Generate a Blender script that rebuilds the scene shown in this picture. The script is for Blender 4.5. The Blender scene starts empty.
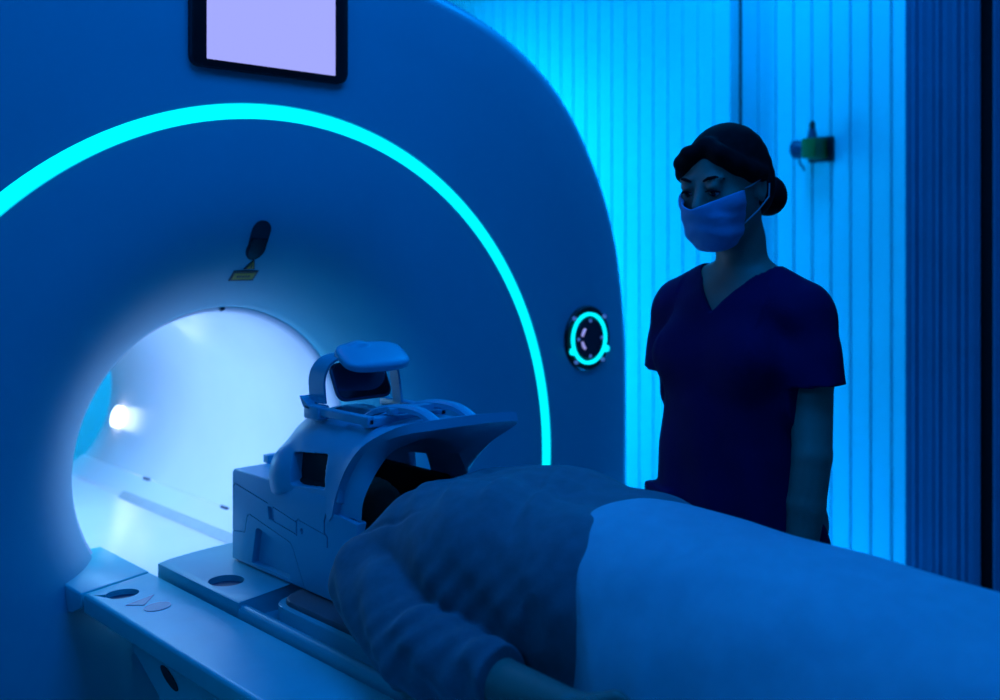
import bpy, bmesh, math
import numpy as np
import openvdb as vdb
from mathutils import Vector, Matrix, Euler

scene = bpy.context.scene
COL = scene.collection
PI = math.pi
AX, AZ = 1.211, 0.951            # bore axis

# ------------------------------------------------------------------ materials
def mat(name, col, rough=.45, metal=0., spec=.5, emit=None, estr=0., noise=0., nscale=20., bump=0., bscale=200., trans=0., coat=0., sheen=0.):
    m = bpy.data.materials.new(name); m.use_nodes = True
    nt = m.node_tree; b = nt.nodes['Principled BSDF']
    b.inputs['Base Color'].default_value = (*col, 1)
    b.inputs['Roughness'].default_value = rough
    b.inputs['Metallic'].default_value = metal
    b.inputs['Specular IOR Level'].default_value = spec
    b.inputs['Transmission Weight'].default_value = trans
    b.inputs['Coat Weight'].default_value = coat
    b.inputs['Sheen Weight'].default_value = sheen
    if emit:
        b.inputs['Emission Color'].default_value = (*emit, 1)
        b.inputs['Emission Strength'].default_value = estr
    if noise or bump:
        tc = nt.nodes.new('ShaderNodeTexCoord')
    if noise:
        n = nt.nodes.new('ShaderNodeTexNoise'); n.inputs['Scale'].default_value = nscale; n.inputs['Detail'].default_value = 4
        r = nt.nodes.new('ShaderNodeValToRGB')
        r.color_ramp.elements[0].position = .3; r.color_ramp.elements[1].position = .7
        r.color_ramp.elements[0].color = (*[c*(1-noise) for c in col], 1)
        r.color_ramp.elements[1].color = (*[min(1, c*(1+noise)) for c in col], 1)
        nt.links.new(tc.outputs['Object'], n.inputs['Vector'])
        nt.links.new(n.outputs['Fac'], r.inputs['Fac']); nt.links.new(r.outputs['Color'], b.inputs['Base Color'])
    if bump:
        n2 = nt.nodes.new('ShaderNodeTexNoise'); n2.inputs['Scale'].default_value = bscale; n2.inputs['Detail'].default_value = 3
        bp = nt.nodes.new('ShaderNodeBump'); bp.inputs['Strength'].default_value = bump; bp.inputs['Distance'].default_value = .002
        nt.links.new(tc.outputs['Object'], n2.inputs['Vector'])
        nt.links.new(n2.outputs['Fac'], bp.inputs['Height']); nt.links.new(bp.outputs['Normal'], b.inputs['Normal'])
    return m

M = dict(
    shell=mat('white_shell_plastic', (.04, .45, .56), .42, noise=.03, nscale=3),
    bore=mat('bore_plastic', (.92, .77, .84), .24, noise=.03, nscale=4),
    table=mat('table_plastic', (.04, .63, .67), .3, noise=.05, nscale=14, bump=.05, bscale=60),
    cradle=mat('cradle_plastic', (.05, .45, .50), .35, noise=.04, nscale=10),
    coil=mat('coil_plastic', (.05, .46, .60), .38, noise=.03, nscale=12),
    dark=mat('dark_gap', (.015, .015, .02), .6, noise=.1),
    black=mat('black_gloss_plastic', (.006, .005, .008), .35, noise=.1),
    screen=mat('lit_screen', (.05, .05, .05), .3, emit=(.376, .402, 1.), estr=1.0, noise=.01),
    ring=mat('cyan_light_strip', (.1, .3, .3), .4, emit=(.0, .86, 1.), estr=1.35, noise=.01),
    pad=mat('mattress_vinyl', (.10, .10, .12), .5, noise=.08),
    mirror=mat('tinted_mirror', (.12, .13, .2), .06, metal=.85, noise=.02),
    sweater=mat('grey_knit', (.16, .155, .19), .9, noise=.12, nscale=40, bump=.25, bscale=500, sheen=.2),
    blanket=mat('pale_sheet', (.52, .52, .60), .85, noise=.05, nscale=30, bump=.25, bscale=600, sheen=.1),
    skin=mat('skin', (.30, .20, .155), .5, noise=.06, nscale=20),
    hair=mat('black_hair', (.004, .003, .005), .85, spec=.15, noise=.4, nscale=60),
    scrub=mat('purple_navy_scrub', (.020, .003, .060), .9, spec=.2, noise=.15, nscale=8, bump=.2, bscale=500),
    mask=mat('surgical_mask', (.16, .36, .62), .85, noise=.04, nscale=30, bump=.2, bscale=300),
    eye=mat('eye_white', (.5, .5, .5), .2, noise=.05), iris=mat('dark_iris', (.01, .008, .008), .1, noise=.2),
    lip=mat('lips', (.35, .12, .1), .4, noise=.05),
    wall=mat('painted_slat_wall', (.74, .74, .76), .55, noise=.03, nscale=3),
    plain=mat('painted_wall', (.35, .36, .4), .7, noise=.04, nscale=3),
    ceil=mat('ceiling_paint', (.5, .5, .52), .8, noise=.03),
    floor=mat('vinyl_floor', (.22, .23, .26), .35, noise=.1, nscale=6),
    curtain=mat('dark_curtain', (.03, .085, .17), .85, noise=.06, nscale=6),
    curtaindk=mat('matte_black', (.01, .01, .012), .8, noise=.1),
    yellow=mat('warning_yellow', (.45, .32, .01), .5, noise=.05), olive=mat('valve_yellow', (.13, .13, .01), .5, noise=.08),
    sticker=mat('pale_sticker', (.95, .45, .50), .4, noise=.03), knob=mat('grey_knob', (.05, .06, .12), .4, noise=.1),
    shoe=mat('white_clog', (.5, .5, .5), .5, noise=.05),
    sensor=mat('sensor_window', (.03, .03, .045), .25, noise=.05), sensor2=mat('sensor_dark', (.008, .008, .012), .15, noise=.05),
    led=mat('faint_led', (.2, .2, .3), .3, emit=(.12, .3, 1.), estr=.35, noise=.01),
    ledw=mat('lavender_led', (.3, .3, .4), .3, emit=(.45, .42, 1.), estr=.7, noise=.01),
    glow=mat('bore_glow', (.8, .8, .8), .3, emit=(.75, .92, 1.), estr=4., noise=.01),
    seam=mat('grey_shade_strip', (.50, .48, .50), .6, noise=.05),  # grey for the painted shade along the bore ledges
    strap=mat('white_elastic', (.5, .5, .6), .8, noise=.03),
)

# ------------------------------------------------------------------ helpers
def link(name, me, m, parent=None, smooth=False, angle=None):
    o = bpy.data.objects.new(name, me); COL.objects.link(o)
    if m is not None and not me.materials: me.materials.append(m)
    if parent is not None: o.parent = parent
    if smooth:
        me.shade_smooth() if angle is None else me.shade_auto_smooth(angle) if hasattr(me, 'shade_auto_smooth') else smooth_angle(me, angle)
    return o

def smooth_angle(me, angle):
    bm = bmesh.new(); bm.from_mesh(me)
    for f in bm.faces: f.smooth = True
    for e in bm.edges:
        if len(e.link_faces) == 2 and e.calc_face_angle(0) > angle: e.smooth = False
    bm.to_mesh(me); bm.free()

def fin(name, bm, m, parent=None, smooth=True, angle=.6, loc=None):
    bmesh.ops.recalc_face_normals(bm, faces=bm.faces)
    me = bpy.data.meshes.new(name); bm.to_mesh(me); bm.free()
    if smooth: smooth_angle(me, angle)
    o = link(name, me, m, parent)
    if loc is not None: o.location = loc
    return o

def empty(name, loc, label, cat, rz=0, group=None):
    o = bpy.data.objects.new(name, None); COL.objects.link(o); o.empty_display_size = .05
    o.location = loc; o.rotation_euler = (0, 0, rz); o['label'] = label; o['category'] = cat
    if group: o['group'] = group
    return o

def rel(o, parent):
    """mesh built in world coordinates, child of an unrotated Empty"""
    o.data.transform(Matrix.Translation(-Vector(parent.location)))
    o.parent = parent
    return o

def grid(bm, rows, closed_u=False, closed_v=False):
    V = [[bm.verts.new(p) for p in r] for r in rows]
    n, k = len(V), len(V[0])
    for i in range(n if closed_u else n-1):
        for j in range(k if closed_v else k-1):
            q = [V[i][j], V[i][(j+1) % k], V[(i+1) % n][(j+1) % k], V[(i+1) % n][j]]
            try: bm.faces.new(q)
            except ValueError: pass
    return V

def tube(bm, pts, r, n=8, caps=True):
    pts = [Vector(p) for p in pts]; rows = []
    rr = r if isinstance(r, (list, tuple)) else [r]*len(pts)
    up = Vector((0, 0, 1))
    for i, p in enumerate(pts):
        t = (pts[min(i+1, len(pts)-1)]-pts[max(i-1, 0)]).normalized()
        a = t.cross(up)
        if a.length < .1: a = t.cross(Vector((1, 0, 0)))
        a.normalize(); b = t.cross(a)
        rows.append([p+rr[i]*(math.cos(2*PI*k/n)*a+math.sin(2*PI*k/n)*b) for k in range(n)])
    V = grid(bm, rows, closed_v=True)
    if caps: bm.faces.new(V[0]); bm.faces.new(V[-1])

def prism(bm, poly, axis, lo, hi, bevel=0., seg=3):
    """extrude a 2-D polygon along an axis. axis 'x': poly=(y,z); 'y': (x,z); 'z': (x,y)"""
    def P(u, v, w): return {'x': (w, u, v), 'y': (u, w, v), 'z': (u, v, w)}[axis]
    a = [bm.verts.new(P(u, v, lo)) for u, v in poly]; b = [bm.verts.new(P(u, v, hi)) for u, v in poly]
    fs = [bm.faces.new(a), bm.faces.new(list(reversed(b)))]
    n = len(poly)
    for i in range(n): fs.append(bm.faces.new([a[i], b[i], b[(i+1) % n], a[(i+1) % n]]))
    if bevel:
        es = list({e for f in fs for e in f.edges})
        bmesh.ops.bevel(bm, geom=es, offset=bevel, segments=seg, affect='EDGES', profile=.5)

def box(bm, lo, hi, bevel=0., seg=3):
    prism(bm, [(lo[0], lo[1]), (hi[0], lo[1]), (hi[0], hi[1]), (lo[0], hi[1])], 'z', lo[2], hi[2], bevel, seg)

def rrect(w, h, r, n=6, cx=0, cy=0):
    out = []
    for sx, sy, a0 in ((1, 1, 0), (-1, 1, PI/2), (-1, -1, PI), (1, -1, 1.5*PI)):
        for i in range(n+1):
            a = a0+i*PI/2/n
            out.append((cx+sx*(w/2-r)+r*math.cos(a), cy+sy*(h/2-r)+r*math.sin(a)))
    return out

def boolean(o, cutters, op='DIFFERENCE'):
    for c in cutters:
        md = o.modifiers.new('b', 'BOOLEAN'); md.object = c; md.operation = op; md.solver = 'EXACT'
    dg = bpy.context.evaluated_depsgraph_get(); dg.update()
    me = bpy.data.meshes.new_from_object(o.evaluated_get(dg))
    o.modifiers.clear(); o.data = me
    for c in cutters: bpy.data.objects.remove(c, do_unlink=True)
    smooth_angle(me, .6)
    return o

def struct(o):
    o['kind'] = 'structure'; return o

# ------------------------------------------------------------------ signed distance modelling
class SDF:
    def __init__(s, lo, hi, vox):
        s.lo = np.array(lo, float); s.vox = vox
        s.n = np.ceil((np.array(hi)-s.lo)/vox).astype(int)+1
        s.D = np.full(s.n, .5, np.float32)
    def block(s, lo, hi, m):
        i0 = np.clip(np.floor((np.array(lo)-m-s.lo)/s.vox).astype(int), 0, s.n)
        i1 = np.clip(np.ceil((np.array(hi)+m-s.lo)/s.vox).astype(int)+1, 0, s.n)
        ax = [s.lo[k]+s.vox*np.arange(i0[k], i1[k]) for k in range(3)]
        X, Y, Z = ax[0][:, None, None], ax[1][None, :, None], ax[2][None, None, :]
        return tuple(slice(i0[k], i1[k]) for k in range(3)), X, Y, Z
    def all(s): return s.block(s.lo, s.lo+s.vox*s.n, 0)[1:]
    def comb(s, sl, d, k, op):
        A = s.D[sl]
        if A.size == 0: return
        d = d.astype(np.float32)
        if op == 'u':
            h = np.maximum(k-np.abs(A-d), 0)/k if k > 0 else 0
            s.D[sl] = np.minimum(A, d)-h*h*k*.25
        else:
            d = -d; h = np.maximum(k-np.abs(A-d), 0)/k if k > 0 else 0
            s.D[sl] = np.maximum(A, d)+h*h*k*.25
    def cap(s, p, q, r1, r2=None, k=.02, op='u'):
        r2 = r1 if r2 is None else r2
        p = np.array(p, float); q = np.array(q, float); R = max(r1, r2)
        sl, X, Y, Z = s.block(np.minimum(p, q)-R, np.maximum(p, q)+R, .05)
        v = q-p; L = v@v+1e-12
        t = np.clip(((X-p[0])*v[0]+(Y-p[1])*v[1]+(Z-p[2])*v[2])/L, 0, 1)
        d = np.sqrt((X-p[0]-t*v[0])**2+(Y-p[1]-t*v[1])**2+(Z-p[2]-t*v[2])**2)-(r1+(r2-r1)*t)
        s.comb(sl, d, k, op); return s
    def chain(s, pts, rs, k=.015):
        for i in range(len(pts)-1): s.cap(pts[i], pts[i+1], rs[i], rs[i+1], k)
        return s
    def ell(s, c, r, rot=None, k=.02, op='u', pw=2.):
        c = np.array(c, float); r = np.array(r, float); R = r.max()*1.2 if rot is not None else r
        sl, X, Y, Z = s.block(c-R, c+R, .05)
        x, y, z = X-c[0], Y-c[1], Z-c[2]
        if rot is not None:
            m = np.array(Euler(rot).to_matrix().transposed())
            x, y, z = (m[i, 0]*x+m[i, 1]*y+m[i, 2]*z for i in range(3))
        if pw == 2:
            k0 = np.sqrt((x/r[0])**2+(y/r[1])**2+(z/r[2])**2)+1e-9
            k1 = np.sqrt((x/r[0]**2)**2+(y/r[1]**2)**2+(z/r[2]**2)**2)+1e-9
            d = k0*(k0-1)/k1
        else:
            k0 = (np.abs(x/r[0])**pw+np.abs(y/r[1])**pw+np.abs(z/r[2])**pw)**(1/pw)
            d = (k0-1)*r.min()
        s.comb(sl, d, k, op); return s
    def box(s, c, h, r=.005, rot=None, k=.0, op='u'):
        c = np.array(c, float); h = np.array(h, float); R = np.full(3, np.linalg.norm(h)) if rot is not None else h
        sl, X, Y, Z = s.block(c-R, c+R, .05)
        x, y, z = X-c[0], Y-c[1], Z-c[2]
        if rot is not None:
            m = np.array(Euler(rot).to_matrix().transposed())
            x, y, z = (m[i, 0]*x+m[i, 1]*y+m[i, 2]*z for i in range(3))
        qx, qy, qz = np.abs(x)-h[0]+r+0*(y+z), np.abs(y)-h[1]+r+0*(x+z), np.abs(z)-h[2]+r+0*(x+y)
        d = np.sqrt(np.maximum(qx, 0)**2+np.maximum(qy, 0)**2+np.maximum(qz, 0)**2)+np.minimum(np.maximum(qx, np.maximum(qy, qz)), 0)-r
        s.comb(sl, d, k, op); return s
    def copy(s):
        c = SDF.__new__(SDF); c.lo, c.vox, c.n, c.D = s.lo, s.vox, s.n, s.D.copy(); return c
    def mesh(s, name, m, parent=None, smooth_it=0):
        t = 4*s.vox
        D = np.clip(s.D, -t, t).astype(np.float32)
        D[0], D[-1] = t, t; D[:, 0], D[:, -1] = t, t; D[:, :, 0], D[:, :, -1] = t, t
        g = vdb.FloatGrid(t); g.copyFromArray(D)
        p, tr, q = g.convertToPolygons(isovalue=0, adaptivity=0)
        p = s.lo+p*s.vox
        # keep only the main piece(s): drop specks
        me = bpy.data.meshes.new(name); me.from_pydata(p.tolist(), [], q[:, ::-1].tolist()+tr[:, ::-1].tolist()); me.validate()
        bm = bmesh.new(); bm.from_mesh(me)
        for _ in range(smooth_it): bmesh.ops.smooth_vert(bm, verts=bm.verts, factor=.5, use_axis_x=True, use_axis_y=True, use_axis_z=True)
        bmesh.ops.recalc_face_normals(bm, faces=bm.faces)
        bm.to_mesh(me); bm.free()
        me.shade_smooth()
        return link(name, me, m, parent)

# ================================================================== THE ROOM
WX = 3.40      # side wall
def slats(name, y0, y1, x, pitch, depth=.006, gap=.007):
    bm = bmesh.new(); poly = []
    n = max(1, round((y1-y0)/pitch)); p = (y1-y0)/n
    poly = [(x+.06, y0)]
    for i in range(n):
        a, b = y0+i*p, y0+(i+1)*p
        poly += [(x+(depth if i else 0), a), (x+(depth if i else 0), a+(gap/2 if i else 0)), (x, a+(gap/2 if i else 0)+.0015), (x, b-gap/2-.0015)] if i else [(x, a), (x, b-gap/2-.0015)]
        if i < n-1: poly += [(x+depth, b-gap/2)]
        else: poly += [(x, b)]
    poly.append((x+.06, y1))
    # dedupe
    out = [poly[0]]
    for q in poly[1:]:
        if abs(q[0]-out[-1][0])+abs(q[1]-out[-1][1]) > 1e-6: out.append(q)
    prism(bm, out, 'z', 0, 3.0)
    return fin(name, bm, M['wall'], smooth=False)
RY0, RY1 = 1.2, 2.243
o = struct(slats('wall_right', RY0, RY1, WX, .0725, depth=.012, gap=.010))
o = struct(slats('wall_right_rear', RY1, 5.3, WX-.08, .0725, depth=.006, gap=.007))
bm = bmesh.new(); box(bm, (WX, -3, 0), (WX+.06, RY0, 3)); struct(fin('wall_right_front', bm, M['plain'], smooth=False))
bm = bmesh.new(); box(bm, (-2.5, 5.3, 0), (WX+.06, 5.36, 3)); struct(fin('wall_rear', bm, M['wall'], smooth=False))
bm = bmesh.new(); box(bm, (-2.56, -3, 0), (-2.5, 5.36, 3)); struct(fin('wall_left', bm, M['plain'], smooth=False))
bm = bmesh.new(); box(bm, (-2.56, -3.06, 0), (WX+.06, -3, 3)); struct(fin('wall_front', bm, M['plain'], smooth=False))
bm = bmesh.new(); box(bm, (-2.56, -3.06, -.06), (WX+.06, 5.36, 0)); struct(fin('floor', bm, M['floor'], smooth=False))
bm = bmesh.new(); box(bm, (-2.56, -3.06, 3.0), (WX+.06, 5.36, 3.06)); struct(fin('ceiling', bm, M['ceil'], smooth=False))

# dark curtains hanging along the side wall
def curtain(name, y0, y1, x, folds, amp, label, m, z1=2.9, seed=0):
    bm = bmesh.new(); n = 160; rng = np.random.RandomState(seed)
    ph = np.cumsum(rng.uniform(.6, 1.4, n)); ph = ph/ph[-1]*folds*2*PI
    front = [(x+amp*math.sin(ph[i])*(.6+.4*math.sin(i*.13+seed)), y0+(y1-y0)*i/(n-1)) for i in range(n)]
    back = [(px+.006, py) for px, py in front]
    rows = []
    for z in (.03, .8, 1.6, 2.3, z1):
        rows.append([(px, py, z) for px, py in front]+[(px, py, z) for px, py in reversed(back)])
    V = grid(bm, rows, closed_v=True); bm.faces.new(V[0]); bm.faces.new(V[-1])
    o = fin(name, bm, m, smooth=True, angle=1.2)
    o['label'] = label; o['category'] = 'curtain'
    return o
curtain('curtain', 1.335, 1.578, WX-.045, 9, .002, 'wide dark curtain hanging beside the brightly lit slatted wall', M['curtain'], seed=3)
curtain('curtain', .85, 1.293, WX-.05, 12, .002, 'dark curtain at the right edge of the photo, beyond the black gap', M['curtain'], seed=5)
bm = bmesh.new(); box(bm, (WX-.012, 1.22, .0), (WX+.0, 1.39, 2.95), .002); o = fin('gap_backing', bm, M['curtaindk']); struct(o)  # flat black strip behind the gap between the curtains

# medical gas outlet on the wall
vo = empty('gas_outlet', (WX, 1.912, 1.80), 'small yellowish outlet valve with a round gauge mounted on the slatted wall', 'gas outlet')
def V_(x, y, z): return (x, y, z)
bm = bmesh.new(); box(bm, (-.10, -.035, -.035), (-.012, .022, .035), .006); fin('valve_body', bm, M['olive'], vo)
bm = bmesh.new(); box(bm, (-.016, -.055, -.045), (0, .045, .045), .004); fin('mounting_plate', bm, M['black'], vo)
bm = bmesh.new(); tube(bm, [(-.075, .018, 0), (-.075, .045, 0), (-.075, .062, 0)], [.024, .033, .033], 20); fin('gauge', bm, M['knob'], vo)
bm = bmesh.new(); tube(bm, [(-.06, .0, .03), (-.06, .0, .07)], [.02, .012], 16); fin('collar', bm, M['knob'], vo)
bm = bmesh.new(); tube(bm, [(-.06, 0, .065), (-.06, 0, .078), (-.06, 0, .090), (-.06, 0, .10)], [.006, .011, .011, .004], 12); fin('stem_knob', bm, M['black'], vo)
bm = bmesh.new(); tube(bm, [(-.07, .045, -.03), (-.075, .04, -.05), (-.07, .03, -.066), (-.068, .026, -.078)], .004, 8); fin('dangling_cord', bm, M['knob'], vo)

# ================================================================== SCANNER
gx = empty('mri_scanner', (AX, 2.0, 0), 'huge white ring-shaped scanner with a glowing bore and a cyan light arc on its face', 'MRI scanner')
RB, YB = .341, 2.262              # bore radius, plane of the bore mouth
half = [(0, 2.165), (.15, 2.163), (.30, 2.15), (.44, 2.125), (.559, 2.097), (.665, 2.066), (.777, 2.017), (.896, 1.948), (.979, 1.879), (1.065, 1.766), (1.1, 1.709), (1.154, 1.604), (1.187, 1.532), (1.224, 1.38), (1.248, 1.195), (1.252, .979), (1.25, .7), (1.24, .4), (1.22, .15), (1.21, .02)]
def outline(phi):
    """radius of the cover outline seen from the bore axis"""
    c, s = abs(math.sin(phi)), math.cos(phi)      # phi=0 up
    best = None
    for (x0, z0), (x1, z1) in zip(half, half[1:]):
        z0 -= AZ; z1 -= AZ
        # ray (c,s)*r crosses the segment
        dx, dz = x1-x0, z1-z0; det = c*(-dz)+s*dx
        if abs(det) < 1e-9: continue
        r = (x0*(-dz)+z0*dx)/det; t = (c*z0-s*x0)/det
        t = (c*(-z0)+s*x0)/(c*dz-s*dx) if abs(c*dz-s*dx) > 1e-9 else 0
        if -1e-6 <= t <= 1+1e-6 and r > 0: return r
    return (AZ-.02)/max(1e-6, -s)
N = 192
orad = np.array([outline(2*PI*i/N) for i in range(N)])
orad = np.convolve(np.concatenate([orad[-2:], orad, orad[:2]]), np.ones(5)/5, 'valid')
def pt(i, r, y, dz=0.):
    p = 2*PI*i/N
    return (AX+r*math.sin(p), y, max(.02, AZ+dz+r*math.cos(p)))
def face_y(r): 
    u = min(1, max(0, (r-RB)/(.86-RB)))
    return 2.0+(YB-2.0)*(1-u)**4.3
DZR = -.065                       # the light ring sits a little lower than the bore axis
RO, RI = .878, .844
def dzr(r): return DZR*min(1, max(0, (r-RB-.1)/(RI-RB-.1)))
rows = []
rows.append([pt(i, RB+.016, YB-.004) for i in range(N)])
for r in (.357, .365, .375, .39, .405, .425, .45, .48, .52, .57, .63, .70, .77, .82, RI): rows.append([pt(i, r, face_y(r), dzr(r)) for i in range(N)])
rows.append([pt(i, RI+.001, 2.012, DZR) for i in range(N)]); rows.append([pt(i, RO-.001, 2.012, DZR) for i in range(N)]); rows.append([pt(i, RO, 2.0, DZR) for i in range(N)])
def lerp(a, b, t): return tuple(x+(y-x)*t for x, y in zip(a, b))
base = [pt(i, RO+.012, 2.0, DZR) for i in range(N)]; rows.append(base)
edge = [pt(i, orad[i]-.07, 2.0) for i in range(N)]
for t in (.33, .66): rows.append([lerp(base[i], edge[i], t) for i in range(N)])
for k in range(0, 7):
    a = k/6*PI/2
    rows.append([pt(i, orad[i]-.07+.07*math.sin(a), 2.0+.10*(1-math.cos(a))) for i in range(N)])
rows.append([pt(i, orad[i], 2.7) for i in range(N)])
for k in range(0, 4):
    a = k/3*PI/2
    rows.append([pt(i, orad[i]-.10+.10*math.cos(a), 3.58+.10*math.sin(a)) for i in range(N)])
rows.append([pt(i, .5, 3.70) for i in range(N)]); rows.append([pt(i, RB+.02, 3.70) for i in range(N)])
bm = bmesh.new(); grid(bm, rows, closed_v=True)
bmesh.ops.remove_doubles(bm, verts=bm.verts, dist=1e-5)
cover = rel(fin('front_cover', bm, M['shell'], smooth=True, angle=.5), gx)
# light ring
rows = []
for r, y in ((RI+.001, 2.011), (RI+.003, 2.0), (RI+.01, 1.9965), ((RI+RO)/2, 1.995), (RO-.01, 1.9965), (RO-.003, 2.0), (RO-.001, 2.011)):
    rows.append([pt(i, r, y, DZR) for i in range(N)])
bm = bmesh.new(); grid(bm, rows, closed_u=True, closed_v=True); rel(fin('light_ring', bm, M['ring']), gx)
# bore tunnel: tube with wall thickness
rows = []
for r, y in ((RB+.022, YB-.012), (RB+.014, YB-.014), (RB+.008, YB-.009), (RB+.003, YB+.002), (RB, YB+.02), (RB, 2.6), (RB, 3.1), (RB, 3.68), (RB+.012, 3.70), (RB+.03, 3.70), (RB+.03, YB+.03)):
    rows.append([(AX+r*math.sin(2*PI*i/N), y, AZ+r*math.cos(2*PI*i/N)) for i in range(N)])
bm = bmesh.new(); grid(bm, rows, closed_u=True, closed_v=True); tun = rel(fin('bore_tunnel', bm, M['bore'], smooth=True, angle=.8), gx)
# bore floor with raised side ledges
pf = [(-.262, .655), (.262, .655), (.262, .70), (.25, .713), (.236, .713), (.178, .672), (.168, .660), (-.168, .660), (-.178, .672), (-.236, .713), (-.25, .713), (-.262, .70)]
bm = bmesh.new(); prism(bm, [(AX+x, z) for x, z in pf], 'y', 2.20, 3.69, .003, 2); rel(fin('bore_floor', bm, M['bore']), gx)
for y in (2.66, 3.16):
    bm = bmesh.new(); tube(bm, [(AX+.235, y-.018, .7135), (AX+.235, y+.018, .7135)], .0045, 10); rel(fin('ledge_slot', bm, M['knob']), gx)
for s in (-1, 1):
    bm = bmesh.new(); prism(bm, [(AX+s*.1665, .6595), (AX+s*.176, .671), (AX+s*.181, .678), (AX+s*.176, .679), (AX+s*.158, .6612)], 'y', 2.21, 3.2); rel(fin('ledge_shade', bm, M['seam']), gx)  # shadow band under the ledge, painted as a grey strip
def skew(o, par):
    # the joint between table and dock runs slightly askew towards the outer corner
    for v in o.data.vertices:
        yw = v.co.y+par.location.y
        if 1.9 < yw < 2.11: v.co.y -= max(0, abs(v.co.x)-.268)/.153*.042
    return o
# dock bridge on both sides of the bore mouth
for s in (-1, 1):
    x0, x1 = sorted((AX+s*.265, AX+s*.425))
    bm = bmesh.new(); prism(bm, [(2.052, .78), (2.052, .750), (2.09, .735), (2.20, .70), (2.30, .70), (2.30, .78)], 'x', x0, x1, .005); skew(rel(fin('dock_bridge', bm, M['table']), gx), gx)
bm = bmesh.new(); box(bm, (AX-.262, 2.065, .56), (AX+.262, 2.29, .655), .006); rel(fin('dock_sill', bm, M['bore']), gx)
# bore lamps: strips on the near side wall and a small glowing disc far inside
def strip(a0, a1, y0, y1, r=RB-.002, m='glow', name='bore_light_strip'):
    rows = []
    k = 8
    for y in (y0, y1):
        rows.append([(AX+(r)*math.sin(a0+(a1-a0)*i/k), y, AZ+(r)*math.cos(a0+(a1-a0)*i/k)) for i in range(k+1)]+[(AX+(r+.003)*math.sin(a1+(a0-a1)*i/k), y, AZ+(r+.003)*math.cos(a1+(a0-a1)*i/k)) for i in range(k+1)])
    bm = bmesh.new(); V = grid(bm, rows, closed_v=True); bm.faces.new(V[0]); bm.faces.new(V[1])
    return rel(fin(name, bm, M[m]), gx)
# glowing round disc on the far wall of the bore
bm = bmesh.new(); c = Vector((1.531, 3.57, .852)); nrm = (Vector((AX, 3.57, AZ))-c).normalized()
tube(bm, [c-nrm*.004, c+nrm*.012], .036, 28); rel(fin('round_disc', bm, M['glow']), gx)
# small notch over the bore
bm = bmesh.new(); tube(bm, [(AX, 2.245, AZ+RB+.010), (AX, 2.236, AZ+RB+.013)], .006, 12); rel(fin('laser_port', bm, M['knob']), gx)

# display
dp = bpy.data.objects.new('display', None); 
def disp_part(w, h, r, y0, y1, cx, cz, bev):
    bm = bmesh.new(); prism(bm, rrect(w, h, r, cx=cx, cy=cz), 'y', y0, y1, bev, 2); return bm
DW0, DW1, DB = 1.004, 1.392, 1.826
scr_w = .318; scr_b = 1.842
bz = rel(fin('display_frame', disp_part(DW1-DW0, .60, .022, 1.982, 2.004, (DW0+DW1)/2, DB+.30, .003), M['black']), gx)
sc = fin('screen', disp_part(scr_w, .50, .0015, 1.979, 1.9835, 1.196, scr_b+.25, .0), M['screen'])
sc.data.transform(Matrix.Translation(-Vector(gx.location))); sc.parent = bz
# control dial
cx, cz = 2.236, 1.187
def disc(bm, r, y0, y1, n=48, cx=cx, cz=cz):
    tube(bm, [(cx, y0, cz), (cx, y0+(y1-y0)*.7, cz), (cx, y1, cz)], [r, r, r*.96], n)
bm = bmesh.new(); disc(bm, .094, 2.004, 1.990); dial = rel(fin('control_dial', bm, M['black']), gx)
def onto(o, par):
    o.data.transform(Matrix.Translation(-Vector(gx.location))); o.parent = par; return o
bm = bmesh.new()
grid(bm, [[(cx+r*math.cos(t), y, cz+r*math.sin(t)) for t in [2*PI*i/64 for i in range(64)]] for r, y in ((.065, 1.992), (.0655, 1.985), (.068, 1.982), (.072, 1.982), (.0745, 1.985), (.075, 1.992))], True, True)
onto(fin('glow_ring', bm, M['ring']), dial)
bm = bmesh.new(); disc(bm, .061, 1.992, 1.984); onto(fin('dial_face', bm, M['sensor']), dial)
for a in (-.44, PI+.44):
    bm = bmesh.new(); disc(bm, .010, 1.990, 1.981, 16, cx+.079*math.cos(a), cz+.079*math.sin(a)); onto(fin('ring_button', bm, M['ring']), dial)
for a, r in ((PI/2, .055), (-PI/2, .055), (0, .054), (PI, .054), (.75, .092), (PI-.75, .092), (-.85, .090), (PI+.85, .090)):
    bm = bmesh.new(); disc(bm, .0055, 1.990, 1.982, 10, cx+(r-.004)*math.cos(a), cz+(r-.004)*math.sin(a)); onto(fin('indicator_led', bm, M['led']), dial)
for a0, a1 in ((PI*.72, PI*.93), (PI*1.07, PI*1.28)):
    bm = bmesh.new(); tube(bm, [(cx+.036*math.cos(a0+(a1-a0)*i/8), 1.983, cz+.036*math.sin(a0+(a1-a0)*i/8)) for i in range(9)], .004, 8); onto(fin('lit_arrow', bm, M['ledw']), dial)

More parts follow.
